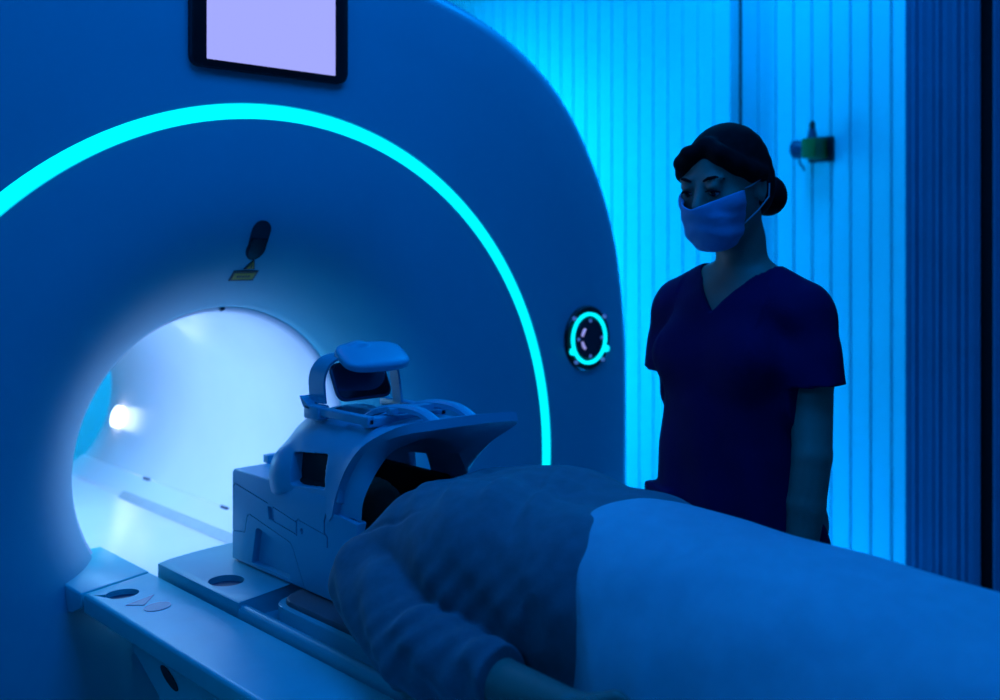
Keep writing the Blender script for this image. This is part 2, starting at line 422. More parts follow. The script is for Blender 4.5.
# items lying on the flared face above the bore: map (x, r) onto the flare
def flare(x, z, lift=.0):
    dx = x-AX
    # radial coordinate around the (shifted) centre
    r = math.hypot(dx, z-AZ)
    for _ in range(3): r = math.hypot(dx, z-AZ-dzr(r))
    y = face_y(r); s = (face_y(r+.01)-face_y(r-.01))/.02
    n = Vector((-s*dx/r, 0, -s*(z-AZ)/r)); n.y = 1; n = -Vector((n.x, n.y, n.z)).normalized()
    return Vector((x, y, z))+n*lift
def decal(name, poly, lift, m, par, cx_, cz_):
    bm = bmesh.new()
    top = [flare(cx_+u, cz_+v, lift) for u, v in poly]; bot = [flare(cx_+u, cz_+v, -.006) for u, v in poly]
    a = [bm.verts.new(p) for p in top]; b = [bm.verts.new(p) for p in bot]; n = len(a)
    c = bm.verts.new(flare(cx_+sum(p[0] for p in poly)/n, cz_+sum(p[1] for p in poly)/n, lift*1.15))
    for i in range(n):
        bm.faces.new([a[i], a[(i+1) % n], c]); bm.faces.new([a[i], b[i], b[(i+1) % n], a[(i+1) % n]])
    bm.faces.new(b)
    o = fin(name, bm, m, smooth=True, angle=.7)
    return onto(o, par)
sx, sz = 1.191, 1.466
pl = rrect(.046, .086, .0225, 8)
sn = decal('sensor_window', pl, .004, M['sensor'], gx, sx, sz)
decal('lower_lens', [p for p in rrect(.040, .080, .0195, 8) if p[1] < .004]+[(.020, .004), (-.020, .004)], .006, M['sensor2'], sn, sx, sz)
lb = decal('warning_label', [(-.032, -.011), (.032, -.011), (.032, .011), (-.032, .011)], .0022, M['black'], gx, 1.194, 1.3855)
decal('label_field', [(-.027, -.007), (.027, -.007), (.027, .007), (-.027, .007)], .0032, M['yellow'], lb, 1.194, 1.3855)
for k in range(5):
    decal('label_print', [(-.016+k*.0072-.002, -.0022), (-.016+k*.0072+.003, -.0022), (-.016+k*.0072+.003, .0022), (-.016+k*.0072-.002, .0022)], .0038, M['black'], lb, 1.194, 1.3855)
wt = decal('warning_triangle', [(-.014, -.010), (.014, -.010), (0, .013)], .0022, M['black'], gx, 1.199, 1.4105)
decal('triangle_field', [(-.009, -.0072), (.009, -.0072), (0, .0075)], .003, M['yellow'], wt, 1.199, 1.4105)
decal('triangle_mark', [(-.0028, -.0055), (.0028, -.0055), (.0008, .003), (-.0008, .003)], .0036, M['black'], wt, 1.199, 1.4105)

# ================================================================== PATIENT TABLE
tb = empty('patient_table', (AX, .8, 0), 'long white patient table docked at the bore of the scanner', 'patient table')
YE, YF = 2.046, -.42
for s in (-1, 1):
    pr = [(.421, .776), (.421, .745), (.350, .700), (.300, .700), (.268, .715), (.268, .780), (.416, .780)]
    bm = bmesh.new(); prism(bm, [(AX+s*x, z) for x, z in pr], 'y', YF, YE, .0035, 3)
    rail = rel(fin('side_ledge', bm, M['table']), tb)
    skew(rail, tb)
    if s < 0:
        # grip recess near the docking end
        cb = bmesh.new(); poly = [(.842+.044*math.cos(t)*(1 if math.cos(t) > 0 else 1), 1.955+.034*math.sin(t)) for t in [2*PI*i/32 for i in range(32)]]
        tip = [(.845+.032*math.cos(t), 1.955+.028*math.sin(t)) for t in [(-.8*PI)+1.6*PI*i/24 for i in range(25)]]+[(.800, 1.985)]
        prism(cb, tip, 'z', .768, .80)
        c = fin('cut', cb, None); loc = rail
        c.data.transform(Matrix.Translation(-Vector(tb.location))); c.location = tb.location
        rail.location = (0, 0, 0)
        boolean(rail, [c])
        rc = bmesh.new(); prism(rc, [(x*1.0, y) for x, y in tip], 'z', .7665, .7695); g = rel(fin('grip_recess', rc, M['knob']), tb)
# stickers on the near ledge
def sticker(name, poly, z, m):
    bm = bmesh.new(); prism(bm, poly, 'z', z-.001, z+.0012); return rel(fin(name, bm, m, smooth=False), tb)
sticker('triangular_sticker', [(.822, 1.885), (.848, 1.862), (.886, 1.905)], .780, M['sticker'])
sticker('oval_sticker', [(.862+.026*math.cos(t)+.004*math.sin(t), 1.838+.021*math.sin(t)) for t in [2*PI*i/28 for i in range(28)]], .780, M['sticker'])
# pedestal under the table
ped = [(1.985, .702), (1.93, .672), (1.82, .63), (1.74, .56), (1.70, .45), (1.68, .02), (-.2, .02), (-.24, .45), (-.33, .702)]
bm = bmesh.new(); prism(bm, ped, 'x', AX-.352, AX+.352, .012, 3); pdl = rel(fin('pedestal', bm, M['table']), tb)
bm = bmesh.new(); prism(bm, [(1.782+.034*math.cos(t)+.004*math.sin(t), .6655+.012*math.cos(t)-.010*math.sin(t)) for t in [2*PI*i/28 for i in range(28)]], 'x', AX-.354, AX-.345); rel(fin('pedestal_slot', bm, M['dark']), tb)
# centre pan below the cradle
bm = bmesh.new(); box(bm, (AX-.266, YF, .70), (AX+.266, 2.03, .738), .004); rel(fin('centre_pan', bm, M['dark']), tb)
# sliding cradle: dished tray with rounded rails
cr = [(-.253, .742), (-.259, .770), (-.257, .788), (-.250, .7935), (-.240, .792), (-.226, .781), (-.214, .772), (-.200, .763), (-.150, .7585), (0, .7585)]
cr = cr+[(-x, z) for x, z in reversed(cr[:-1])]
bm = bmesh.new(); prism(bm, [(AX+x, z) for x, z in cr], 'y', YF+.02, 1.76, .0, 1)
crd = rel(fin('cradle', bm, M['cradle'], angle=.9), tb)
for y in (1.10, 1.17, 1.3, 1.02):
    bm = bmesh.new(); box(bm, (AX-.236, y, .7895), (AX-.222, y+.003, .7915)); rel(fin('rail_mark', bm, M['knob'], smooth=False), tb)
# head tray with curved docking end
hp = [(-.259, 1.70), (-.135, 1.735), (.135, 1.735), (.259, 1.70)]
end = []
for i in range(0, 21):
    u = 1-2*i/20; x = .259*u
    end.append((x, 2.060-.030*abs(u)**3))
hp = [(-.259, 1.70), (-.135, 1.73), (.135, 1.73), (.259, 1.70)]+end
bm = bmesh.new(); prism(bm, [(AX+x, y) for x, y in hp], 'z', .742, .800, .003, 2)
ht = rel(fin('head_tray', bm, M['cradle']), tb)
cb = bmesh.new(); poly = [(1.000+.034*math.cos(t), 1.832+.036*math.sin(t)) for t in [2*PI*i/36 for i in range(36)]]
prism(cb, poly, 'z', .787, .82); c = fin('cut', cb, None); c.data.transform(Matrix.Translation(-Vector(tb.location))); c.location = tb.location
boolean(ht, [c])
bm = bmesh.new(); tube(bm, [(1.000, 1.832, .7865), (1.000, 1.832, .789)], .0325, 30); rel(fin('round_socket', bm, M['knob']), tb)

# mattress: its own thing
mt = empty('mattress', (AX, .6, .76), 'thin dark mattress with a lighter edge, lying on the table under the patient', 'mattress')
def mat_poly(w, y0, y1, r):
    out = []
    for i in range(9):
        a = i/8*PI/2; out.append((AX+w-r+r*math.cos(a), y1-r+r*math.sin(a)))
    for i in range(9):
        a = PI/2+i/8*PI/2; out.append((AX-w+r+r*math.cos(a), y1-r+r*math.sin(a)))
    out += [(AX-w, y0), (AX+w, y0)]
    return out
bm = bmesh.new(); prism(bm, mat_poly(.198, YF+.04, 1.700, .05), 'z', .7595, .790, .004, 2); rel(fin('edge_shell', bm, M['cradle']), mt)
bm = bmesh.new(); prism(bm, mat_poly(.186, YF+.05, 1.688, .045), 'z', .78, .800, .006, 3); rel(fin('pad', bm, M['pad']), mt)

# ================================================================== HEAD COIL
hc = empty('head_coil', (AX, 1.70, .80), 'pale head coil cage with flared collar and mirror, around the lying patient\'s head', 'head coil')
HW = .136
# base: a U-shaped box (side walls + rear + floor)
prof = [(1.946, .803), (1.946, .984), (1.938, .991), (1.60, .991), (1.585, .962), (1.503, .960), (1.503, .803)]
bm = bmesh.new(); prism(bm, prof, 'x', AX-HW, AX+HW, .0035, 3)
bs = rel(fin('base_shell', bm, M['coil']), hc)
cb = bmesh.new(); prism(cb, [(AX+.120*math.cos(t), .930+.112*math.sin(t)) for t in [2*PI*i/40 for i in range(40)]]+[], 'y', 1.40, 1.84)
c1 = fin('cut', cb, None); c1.data.transform(Matrix.Translation(-Vector(hc.location))); c1.location = hc.location
# recessed pocket and seams on the near side
def side_prism(poly, x0, x1):
    b = bmesh.new(); prism(b, poly, 'x', x0, x1); o = fin('cut', b, None); o.data.transform(Matrix.Translation(-Vector(hc.location))); o.location = hc.location; return o
cuts = [c1]
pock = [(1.856, .852), (1.835, .876), (1.745, .866), (1.728, .845), (1.722, .812), (1.866, .812)]
cuts.append(side_prism([(1.866, .812), (1.850, .882), (1.842, .887), (1.742, .868), (1.732, .860), (1.722, .812)], AX-HW-.01, AX-HW+.015))
cuts.append(side_prism([(1.805, .937), (1.785, .937), (1.780, .912), (1.800, .912)], AX-HW-.01, AX-HW+.007))
def seam(pts, w=.0016):
    out = []
    for (y0, z0), (y1, z1) in zip(pts, pts[1:]):
        d = Vector((y1-y0, z1-z0)).normalized()*w*.5; n = Vector((-d.y, d.x))
        out.append(side_prism([(y0-d.x+n.x, z0-d.y+n.y), (y1+d.x+n.x, z1+d.y+n.y), (y1+d.x-n.x, z1+d.y-n.y), (y0-d.x-n.x, z0-d.y-n.y)], AX-HW-.01, AX-HW+.0030))
    return out
for pts, w in ((((1.939, .931), (1.939, .956), (1.931, .961), (1.805, .943)), .0025), (((1.785, .939), (1.70, .925)), .0018), (((1.70, .902), (1.70, .925), (1.694, .931)), .005), (((1.694, .931), (1.60, .920)), .0016),
               (((1.60, .960), (1.606, .945), (1.606, .925), (1.596, .917), (1.596, .900)), .0045),
               (((1.70, .902), (1.785, .912)), .0025), (((1.946, .862), (1.894, .868), (1.884, .903), (1.874, .908), (1.722, .882), (1.712, .872), (1.668, .80)), .0018)):
    cuts += seam(pts, w)
cuts.append(side_prism([(1.682+.005*math.cos(t), .912+.006*math.sin(t)) for t in [2*PI*i/12 for i in range(12)]], AX-HW-.01, AX-HW+.006))
boolean(bs, cuts)
bm = bmesh.new(); box(bm, (AX-.06, 1.93, .99), (AX-.03, 1.952, 1.008), .003); rel(fin('rear_clip', bm, M['coil']), hc)
# dome
dm = SDF((AX-.17, 1.52, .96), (AX+.17, 1.84, 1.16), .0022)
X, Y, Z = dm.all()
def superdome(w, y0, y1, zc, h, pw=2.6, ry=.10):
    yy = np.where(Y > y1-ry, (Y-(y1-ry))/ry, 0)
    k0 = (np.abs((X-AX)/w)**pw+np.abs(yy)**pw+np.abs(np.maximum(Z-zc, 0)/h)**pw)**(1/pw)
    return np.maximum((k0-1)*min(w, h, ry)*.9, np.maximum(y0-Y, 985e-3-Z+0*Y))
D = superdome(.135, 1.56, 1.850, .985, .150, pw=2.45, ry=.17)
Din = superdome(.118, 1.50, 1.832, .97, .146, pw=2.45, ry=.16)
D = np.maximum(D, -Din-(Z < .99)*0)
dm.D[:] = D
dm.box((AX-.13, 1.668, 1.029), (.04, .058, .031), .006, rot=(-.10, 0, 0), op='s')
dm.box((AX+.13, 1.622, 1.012), (.04, .050, .022), .006, rot=(-.10, 0, 0), op='s')
dm.ell((AX-.114, 1.772, .998), (.024, .036, .045), k=.045)
# ventilation openings over the brow
for dx in (-.042, .042):
    dm.box((AX+dx, 1.66, 1.13), (.028, .055, .04), .012, op='s')
dm.mesh('dome', M['coil'], None)
dome = bpy.data.objects['dome']; rel(dome, hc)
# black pane in the near window, painting the unlit interior dark
bm = bmesh.new(); prism(bm, [(1.722, 1.000), (1.714, 1.056), (1.610, 1.062), (1.610, 1.000)], 'x', AX-.112, AX-.106); wn = rel(fin('dark_interior_pane', bm, M['curtaindk']), hc)
# collar: flared frame round the opening
def arch(pts):
    """mirror near-side stations to the far side"""
    return pts+[(2*AX-x, y, z) for x, y, z in reversed(pts[:-1])]
def spl(pts, n=49):
    P = [Vector(p) for p in pts]; L = [0]
    for a, b in zip(P, P[1:]): L.append(L[-1]+(b-a).length)
    out = []
    for i in range(n):
        s = L[-1]*i/(n-1)
        k = max(j for j in range(len(L)-1) if L[j] <= s+1e-9); t = (s-L[k])/(L[k+1]-L[k])
        p0, p1, p2, p3 = P[max(k-1, 0)], P[k], P[k+1], P[min(k+2, len(P)-1)]
        out.append(.5*((2*p1)+(-p0+p2)*t+(2*p0-5*p1+4*p2-p3)*t*t+(-p0+3*p1-3*p2+p3)*t**3))
    return out
K_ = arch([(1.074, 1.60, .960), (1.076, 1.600, 1.02), (1.088, 1.60, 1.075), (1.12, 1.60, 1.115), (1.165, 1.60, 1.133), (AX, 1.60, 1.137)])
F_ = arch([(1.072, 1.578, .960), (1.073, 1.566, 1.00), (1.079, 1.54, 1.055), (1.091, 1.50, 1.100), (1.118, 1.435, 1.136), (1.16, 1.412, 1.143), (AX, 1.402, 1.145)])
# far side lip corner is squarer and reaches further forward
F_ = F_[:7]+[(1.26, 1.392, 1.146), (1.30, 1.378, 1.147), (1.334, 1.366, 1.146), (1.345, 1.385, 1.130), (1.348, 1.44, 1.085), (1.349, 1.50, 1.03), (1.350, 1.55, .960)]
G_ = [(x+(.014 if x < AX else -.014)*min(1, max(0, (1.142-z)/.06)), y-.003, z-.017+.012*min(1, max(0, (1.142-z)/.06))) for x, y, z in F_]
I_ = arch([(1.084, 1.503, .960), (1.087, 1.50, 1.00), (1.110, 1.495, 1.045), (1.140, 1.488, 1.080), (1.178, 1.482, 1.092), (AX, 1.48, 1.097)])
J_ = arch([(1.094, 1.60, .960), (1.097, 1.60, 1.00), (1.114, 1.60, 1.045), (1.143, 1.60, 1.080), (1.18, 1.60, 1.092), (AX, 1.60, 1.097)])
rows = [spl(K_), [(a+b)/2-Vector((0, 0, .012)) for a, b in zip(spl(K_), spl(F_))], spl(F_), spl(G_), [(a*.35+b*.65)+Vector((0, 0, .006)) for a, b in zip(spl(G_), spl(I_))], spl(I_), spl(J_)]
bm = bmesh.new(); V = grid(bm, rows, closed_u=True)
bm.faces.new([r[0] for r in V]); bm.faces.new([r[-1] for r in V])
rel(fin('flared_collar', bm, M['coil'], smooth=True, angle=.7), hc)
for x in (-1, 1):
    bm = bmesh.new(); box(bm, (AX+x*.108-.010, 1.54, .85), (AX+x*.108+.010, 1.79, .985+.02), .008); rel(fin('shade_pad', bm, M['curtaindk']), hc)  # pads added to block light and keep the opening black
# arched slats in front of the mirror
for x0, dz in ((AX-.040, 0), (AX+.045, 0)):
    P = spl([(x0-.012, 1.60, 1.118+dz), (x0-.006, 1.55, 1.142+dz), (x0, 1.50, 1.150+dz), (x0+.01, 1.45, 1.146+dz), (x0+.016, 1.415, 1.130)], 16)
    bm = bmesh.new(); grid(bm, [[p+Vector((u, 0, v)) for u, v in ((-.012, 0), (.012, 0), (.012, .008), (.007, .012), (-.007, .012), (-.012, .008))] for p in P], closed_v=True)
    rel(fin('arched_slat', bm, M['coil']), hc)
bm = bmesh.new(); prism(bm, rrect(.13, .02, .006, cx=AX, cy=1.505), 'z', 1.145, 1.156, .003, 2); rel(fin('cross_slat', bm, M['coil']), hc)
# slide rails carrying the mirror
for x in (1.118, 1.290):
    bm = bmesh.new(); box(bm, (x-.008, 1.52, 1.126), (x+.008, 1.715, 1.143), .003); rel(fin('slide_rail', bm, M['coil']), hc)
bm = bmesh.new(); box(bm, (1.112, 1.52, 1.122), (1.298, 1.545, 1.140), .004); rel(fin('slide_crossbar', bm, M['coil']), hc)
bm = bmesh.new(); box(bm, (1.104, 1.672, 1.118), (1.132, 1.722, 1.146), .004); rel(fin('slide_clamp', bm, M['coil']), hc)
bm = bmesh.new(); prism(bm, [(1.705, 1.145), (1.735, 1.160), (1.722, 1.140), (1.70, 1.138)], 'x', 1.104, 1.13); rel(fin('clamp_tab', bm, M['coil']), hc)
# mirror bracket: a bent strip up each side and across the top
mb = [(1.122, 1.700, 1.148), (1.120, 1.702, 1.19), (1.122, 1.692, 1.218), (1.134, 1.68, 1.236), (1.16, 1.672, 1.243), (AX, 1.67, 1.245), (1.250, 1.665, 1.241), (1.268, 1.66, 1.230), (1.275, 1.655, 1.21), (1.277, 1.65, 1.18), (1.279, 1.645, 1.140)]
P = spl(mb, 41); rows = []
for i, p in enumerate(P):
    w = .026 if p.x < AX-.03 else max(.010, .026-(p.x-AX+.03)*.13)
    t = (P[min(i+1, 40)]-P[max(i-1, 0)]).normalized(); n = Vector((t.z, 0, -t.x)).normalized()
    rows.append([p+Vector((0, -w, 0)), p+Vector((0, w, 0)), p+Vector((0, w, 0))+n*.005, p+Vector((0, -w, 0))+n*.005])
bm = bmesh.new(); V = grid(bm, rows, closed_v=True); bm.faces.new(V[0]); bm.faces.new(V[-1]); rel(fin('mirror_bracket', bm, M['coil']), hc)
bm = bmesh.new(); prism(bm, rrect(.128, .078, .018), 'z', -.003, .003, .001, 2)
o = fin('mirror_frame', bm, M['knob'], hc); o.location = (1.192-AX, 1.655-1.70, 1.190-.80); o.rotation_euler = (math.radians(62), 0, 0)
bm = bmesh.new(); prism(bm, rrect(.120, .070, .015), 'z', .003, .0045, .0, 2)
o2 = fin('mirror_pane', bm, M['mirror'], o)
ld = SDF((-.11, -.07, -.05), (.11, .07, .05), .0018)
ld.ell((0, 0, 0), (.074, .044, .0125), k=.001, pw=3.5)
ld.ell((-.02, .028, .008), (.022, .012, .010), k=.006)
lo = ld.mesh('mirror_cover', M['coil'], hc); lo.location = (1.210-AX, 1.640-1.70, 1.236-.80); lo.rotation_euler = (math.radians(28), math.radians(0), math.radians(-6))

# ================================================================== PEOPLE
def build_head(s, c, R, hairless=True):
    """c: centre of skull, R: function mapping head-local (x right, y forward, z up) to grid coordinates; s: SDF"""
    pass

def head_prims(s, W, k=.02):
    # local: origin at the centre of the head, x right, y forward (face), z up, in metres
    def E(c, r, rot=None, k=k, op='u'):
        s_ell(s, W, c, r, rot, k, op)
    E((0, -.012, .028), (.074, .094, .082))
    E((0, .020, -.030), (.062, .072, .075), k=.03)
    E((0, .048, -.082), (.036, .034, .028), k=.03)              # chin
    for x in (-1, 1):
        E((x*.043, .058, -.022), (.020, .018, .020), k=.02)     # cheek
        E((x*.030, .090, .008), (.018, .010, .010), k=.012, op='s')   # socket
        E((x*.029, .080, .006), (.0135, .0135, .0115), k=.004)  # eyeball bulge
        E((x*.029, .0845, .0125), (.0145, .0125, .0068), k=.002)   # upper lid
        E((x*.028, .078, .026), (.022, .012, .007), k=.012)     # brow ridge
        E((x*.073, -.008, -.008), (.008, .017, .030), rot=(.15, 0, 0), k=.006)  # ear
        E((x*.0795, -.004, -.004), (.004, .010, .019), k=.004, op='s')
    W2 = lambda p: tuple(W@Vector(p))
    s.cap(W2((0, .085, .010)), W2((0, .104, -.024)), .007, .011, k=.012)   # nose
    for x in (-1, 1): s.cap(W2((x*.010, .093, -.027)), W2((x*.010, .096, -.027)), .007, .006, k=.006)
    E((0, .086, -.050), (.022, .010, .006), k=.006)             # lips
    E((0, .084, -.059), (.018, .010, .006), k=.006)

def s_ell(s, W, c, r, rot=None, k=.02, op='u'):
    m = W.to_3x3()
    if rot is not None: m = m@Euler(rot).to_matrix()
    s.ell(tuple(W@Vector(c)), r, rot=tuple(m.to_euler()), k=k, op=op)

def hand(s, wrist, d, side, palm_n, L=.175, curl=.5, k=.006):
    """wrist point, direction d along the hand, side = thumb direction, palm_n = palm normal (curl towards it)"""
    w, d, t, n = Vector(wrist), Vector(d).normalized(), Vector(side).normalized(), Vector(palm_n).normalized()
    pl = L*.50
    for i in range(4):
        off = (.5-i/3)*.062
        a = w+d*.012+t*off*.55; b = w+d*pl+t*off
        s.cap(a, b, .0125, .0115, k=.010)
    for i, (fl, sp) in enumerate(((.43, .10), (.48, .02), (.45, -.04), (.34, -.12))):
        off = (.5-i/3)*.064
        p = w+d*(pl-.004*(i != 1))+t*off; ang = 0; fr = .0088-.0006*(i == 3)*2
        dd = (d+t*sp).normalized()
        for j, f in enumerate((.45, .31, .24)):
            ang += curl*(.5+.3*j)
            dr = dd*math.cos(ang)+n*math.sin(ang)
            q = p+dr*(L*fl*f/1.0)
            s.cap(p, q, fr-.0006*j, fr-.0006*(j+1)-.0004, k=.003 if j else .005)
            p = q
    p = w+d*.028+t*.026; a = (d*.70+t*.62+n*.25).normalized(); q = p+a*.038; s.cap(p, q, .0135, .0105, k=.010)
    a = (d*.92+t*.28+n*.35).normalized(); r = q+a*.030; s.cap(q, r, .0102, .0092, k=.003); a = (d*.97+t*.05+n*.4).normalized(); s.cap(r, r+a*.024, .0092, .0078, k=.003)

# ------------------------------------------------------------------ NURSE (local: x right, y forward, z up)
nz = empty('person', (1.772, 1.178, 0), 'standing person in face mask and dark scrubs, black hair in a bun', 'person', rz=PI/2)
nb = SDF((-.32, -.22, -.01), (.32, .30, 1.74), .004)
HM = Matrix.Translation((-.010, .058, 1.572))@Euler((math.radians(-13), 0, math.radians(1))).to_matrix().to_4x4()
# torso
nb.ell((0, 0, 1.25), (.145, .098, .155), k=.03)
nb.ell((0, -.005, 1.33), (.155, .075, .065), k=.05)
nb.ell((0, 0, 1.08), (.120, .088, .14), k=.05)
nb.ell((0, -.01, .93), (.160, .108, .12), k=.05)
for x in (-1, 1):
    nb.ell((x*.068, .075, 1.235), (.060, .045, .058), k=.03)
    nb.ell((x*.075, -.06, .90), (.080, .070, .085), k=.04)
    nb.chain([(x*.085, 0, .88), (x*.090, .012, .50), (x*.088, -.02, .09)], [.082, .052, .036], k=.03)
    nb.ell((x*.088, -.035, .36), (.050, .054, .11), k=.03)
    nb.chain([(x*.088, -.035, .045), (x*.092, .05, .038), (x*.098, .15, .026)], [.034, .034, .026], k=.02)
    nb.chain([(x*.055, -.01, 1.385), (x*.140, -.008, 1.335)], [.030, .044], k=.04)
# neck
nb.chain([(-.006, -.012, 1.35), (-.012, .010, 1.46), (-.013, .024, 1.52)], [.054, .042, .045], k=.03)
# arms
A = {}
for x, el, wr in ((-1, (-.184, .036, 1.065), (-.166, .056, .835)), (1, (.160, -.075, 1.065), (.150, -.05, .835))):
    nb.chain([(x*.145, -.008, 1.325), (x*.162, -.01-.012*x, 1.20), el, tuple(Vector(el)*.6+Vector(wr)*.4+Vector((0, 0, .0))), wr], [.045, .042, .036, .035, .025], k=.006)
    hand(nb, wr, (0, .12, -1), (-x*.25, 1, .1), (-x, .1, 0), curl=.35)
head_prims(nb, HM)
nb.mesh('body', M['skin'], nz, 1)
# eyes and brows
for x in (-1, 1):
    bm = bmesh.new(); bmesh.ops.create_uvsphere(bm, u_segments=20, v_segments=12, radius=.0112)
    e = fin('eye', bm, M['eye'], nz); e.matrix_local = HM@Matrix.Translation((x*.029, .0825, .004))
    bm = bmesh.new(); bmesh.ops.create_uvsphere(bm, u_segments=16, v_segments=10, radius=.0062)
    i_ = fin('iris', bm, M['iris'], e); i_.location = (0, .0066, -.0050)
    bm = bmesh.new(); tube(bm, [HM@Vector(p) for p in ((x*.014, .093, .023), (x*.025, .094, .028), (x*.038, .087, .029), (x*.050, .076, .023))], [.0022, .0032, .0028, .001], 8); fin('eyebrow', bm, M['hair'], nz)
    bm = bmesh.new(); tube(bm, [HM@Vector(p) for p in ((x*.016, .094, .003), (x*.024, .0975, .0055), (x*.033, .0960, .0050), (x*.044, .087, .0)) ], [.0012, .0024, .0026, .0012], 8); fin('eyelash', bm, M['hair'], nz)
# hair: cap, fringe swept to the temples, bun
hr = SDF((-.13, -.15, 1.44), (.13, .20, 1.74), .003)
s_ell(hr, HM, (0, -.016, .034), (.0765, .091, .085))
s_ell(hr, HM, (0, -.045, -.015), (.070, .070, .070), k=.03)
face = SDF.__new__(SDF); face = SDF((-.13, -.15, 1.44), (.13, .20, 1.74), .003)
s_ell(face, HM, (0, .096, -.052), (.0655, .083, .094), rot=(.12, 0, 0), k=.001)
X, Y, Z = hr.all(); hr.D += (.0004*np.sin(Z*200+Y*120+X*60)).astype(np.float32)
hk = np.maximum(.008-np.abs(hr.D+face.D), 0)/.008
hr.D = np.maximum(hr.D, -face.D)+hk*hk*.002
for x, pts in ((1, ((-.012, .062, .088), (.022, .079, .074), (.046, .070, .056), (.060, .050, .032), (.068, .024, .012))), (-1, ((-.006, .060, .090), (-.040, .066, .070), (-.062, .046, .046), (-.073, .016, .026), (-.076, -.016, .016)))):
    hr.chain([tuple(HM@Vector(p)) for p in pts], [.009, .011, .011, .010, .008], k=.022)
s_ell(hr, HM, (-.004, -.138, -.048), (.042, .037, .043), k=.010)
hr.mesh('hair', M['hair'], nz, 1)
# mask: shell over nose, mouth and chin
fs = SDF((-.12, -.02, 1.40), (.12, .24, 1.66), .0022)
head_prims(fs, HM)
for _p in ((0, .098, -.030, .030, .016, .034), (0, .074, -.075, .040, .028, .032)):
    s_ell(fs, HM, _p[:3], _p[3:], k=.03)
X, Y, Z = fs.all(); inv = np.array(HM.inverted())
hx = inv[0, 0]*X+inv[0, 1]*Y+inv[0, 2]*Z+inv[0, 3]; hy = inv[1, 0]*X+inv[1, 1]*Y+inv[1, 2]*Z+inv[1, 3]; hz = inv[2, 0]*X+inv[2, 1]*Y+inv[2, 2]*Z+inv[2, 3]
outer = fs.D-.0055-.0012*np.sin(hz*170+np.abs(hx)*70)*np.clip((-.03-hz)*60, 0, 1)
shellD = np.maximum(outer, -(fs.D-.0015))
top = hz-np.minimum(-.024+.30*np.abs(hx), -.004); bot = -(hz+.118); back = -(hy-(.044-.12*np.maximum(0, -hz-.02)))
fs.D = np.maximum(np.maximum(shellD, top), np.maximum(bot, back)).astype(np.float32)
mk = fs.mesh('face_mask', M['mask'], nz, 1)
for x in (-1, 1):
    for pts in (((x*.058, .047, -.006), (x*.072, .022, .0), (x*.083, -.012, .012), (x*.081, -.022, .016)), ((x*.047, .044, -.078), (x*.068, .004, -.052), (x*.080, -.020, -.030), (x*.081, -.026, -.005))):
        bm = bmesh.new(); tube(bm, [HM@Vector(p) for p in pts], .0016, 6); fin('ear_loop', bm, M['strap'], mk)
# scrub top
st = SDF((-.32, -.24, .72), (.32, .28, 1.44), .004)
st.ell((0, .004, 1.22), (.152, .124, .17), k=.04, pw=2.)
st.ell((0, -.002, 1.325), (.150, .085, .072), k=.05)
st.ell((0, .008, 1.02), (.158, .134, .22), k=.06)
st.ell((0, .0, .88), (.172, .150, .16), k=.06)
for x in (-1, 1):
    st.chain([(x*.05, -.006, 1.383), (x*.138, -.006, 1.332)], [.042, .057], k=.04)
    st.chain([(x*.146, -.004, 1.315), (x*.166, -x*.010, 1.23), (x*.182, -x*.016, 1.165)], [.054, .053, .060], k=.03)
    st.ell((x*.068, .088, 1.235), (.065, .048, .065), k=.04)
X, Y, Z = st.all()
fold = .0045*np.sin(X*62+Y*38+np.sin(Z*9)*1.6)*np.clip((1.28-Z)*4, 0, 1)+.003*np.sin(Z*55+np.abs(X)*45)*np.clip((Z-1.1)*5, 0, 1)*(np.abs(X) > .10)
st.D += fold.astype(np.float32)
cutD = np.where(np.abs(X) < .148, .80-Z+0*X, 1.170+.10*(np.abs(X)-.2)-Z)+0*Y     # hem and sleeve ends
cutD = np.where(np.abs(X) > .262, 1.168-Z, cutD)
sl = (np.abs(X) >= .148) & (Z < 1.16)
# trunk keeps its own side below the sleeves
trunk = (np.sqrt((X/(.168+.10*np.maximum(0, 1.05-Z)))**2+((Y-.008)/.158)**2)-1)*.15+0*Z
st.D = np.maximum(st.D, np.where(Z < 1.190+.12*(np.abs(X)-.18), np.minimum(np.maximum(trunk, .80-Z), 1), -1)).astype(np.float32)
vneck = np.abs(X+.006)-.80*(Z-1.322); vn = np.maximum(np.maximum(vneck, -Y-.02), -(Z-1.3))
st.D = np.maximum(st.D, -vn).astype(np.float32)
neckhole = np.maximum(np.sqrt((X/.078)**2+((Y-.005)/.070)**2)-1, 0)*.07-.001+0*Z
neckhole = (np.sqrt(((X+.006)/.082)**2+((Y+.002)/.070)**2)-1)*.06+0*Z
st.D = np.maximum(st.D, -np.maximum(neckhole, 1.372-Z)).astype(np.float32)
st.box((.100, .118, .90), (.055, .016, .075), .006, rot=(0, 0, -.5), k=.006)
sto = st.mesh('scrub_top', M['scrub'], nz, 1)
# trousers
tr = SDF((-.26, -.22, .03), (.26, .22, 1.0), .005)
tr.ell((0, -.01, .92), (.165, .115, .10), k=.05)
for x in (-1, 1): tr.chain([(x*.085, -.01, .86), (x*.094, .008, .50), (x*.090, -.02, .085)], [.096, .072, .060], k=.03)
X, Y, Z = tr.all(); tr.D += (.003*np.sin(Z*40+X*30)).astype(np.float32)
tr.mesh('scrub_trousers', M['scrub'], nz, 1)
for x in (-1, 1):
    sh = SDF((x*.094-.07, -.11, -.005), (x*.094+.07, .22, .12), .004)
    sh.chain([(x*.088, -.045, .042), (x*.092, .05, .042), (x*.098, .155, .034)], [.042, .043, .034], k=.02)
    XX, YY, ZZ = sh.all(); sh.D = np.maximum(sh.D, .002-ZZ).astype(np.float32)
    sh.mesh('clog', M['shoe'], nz)

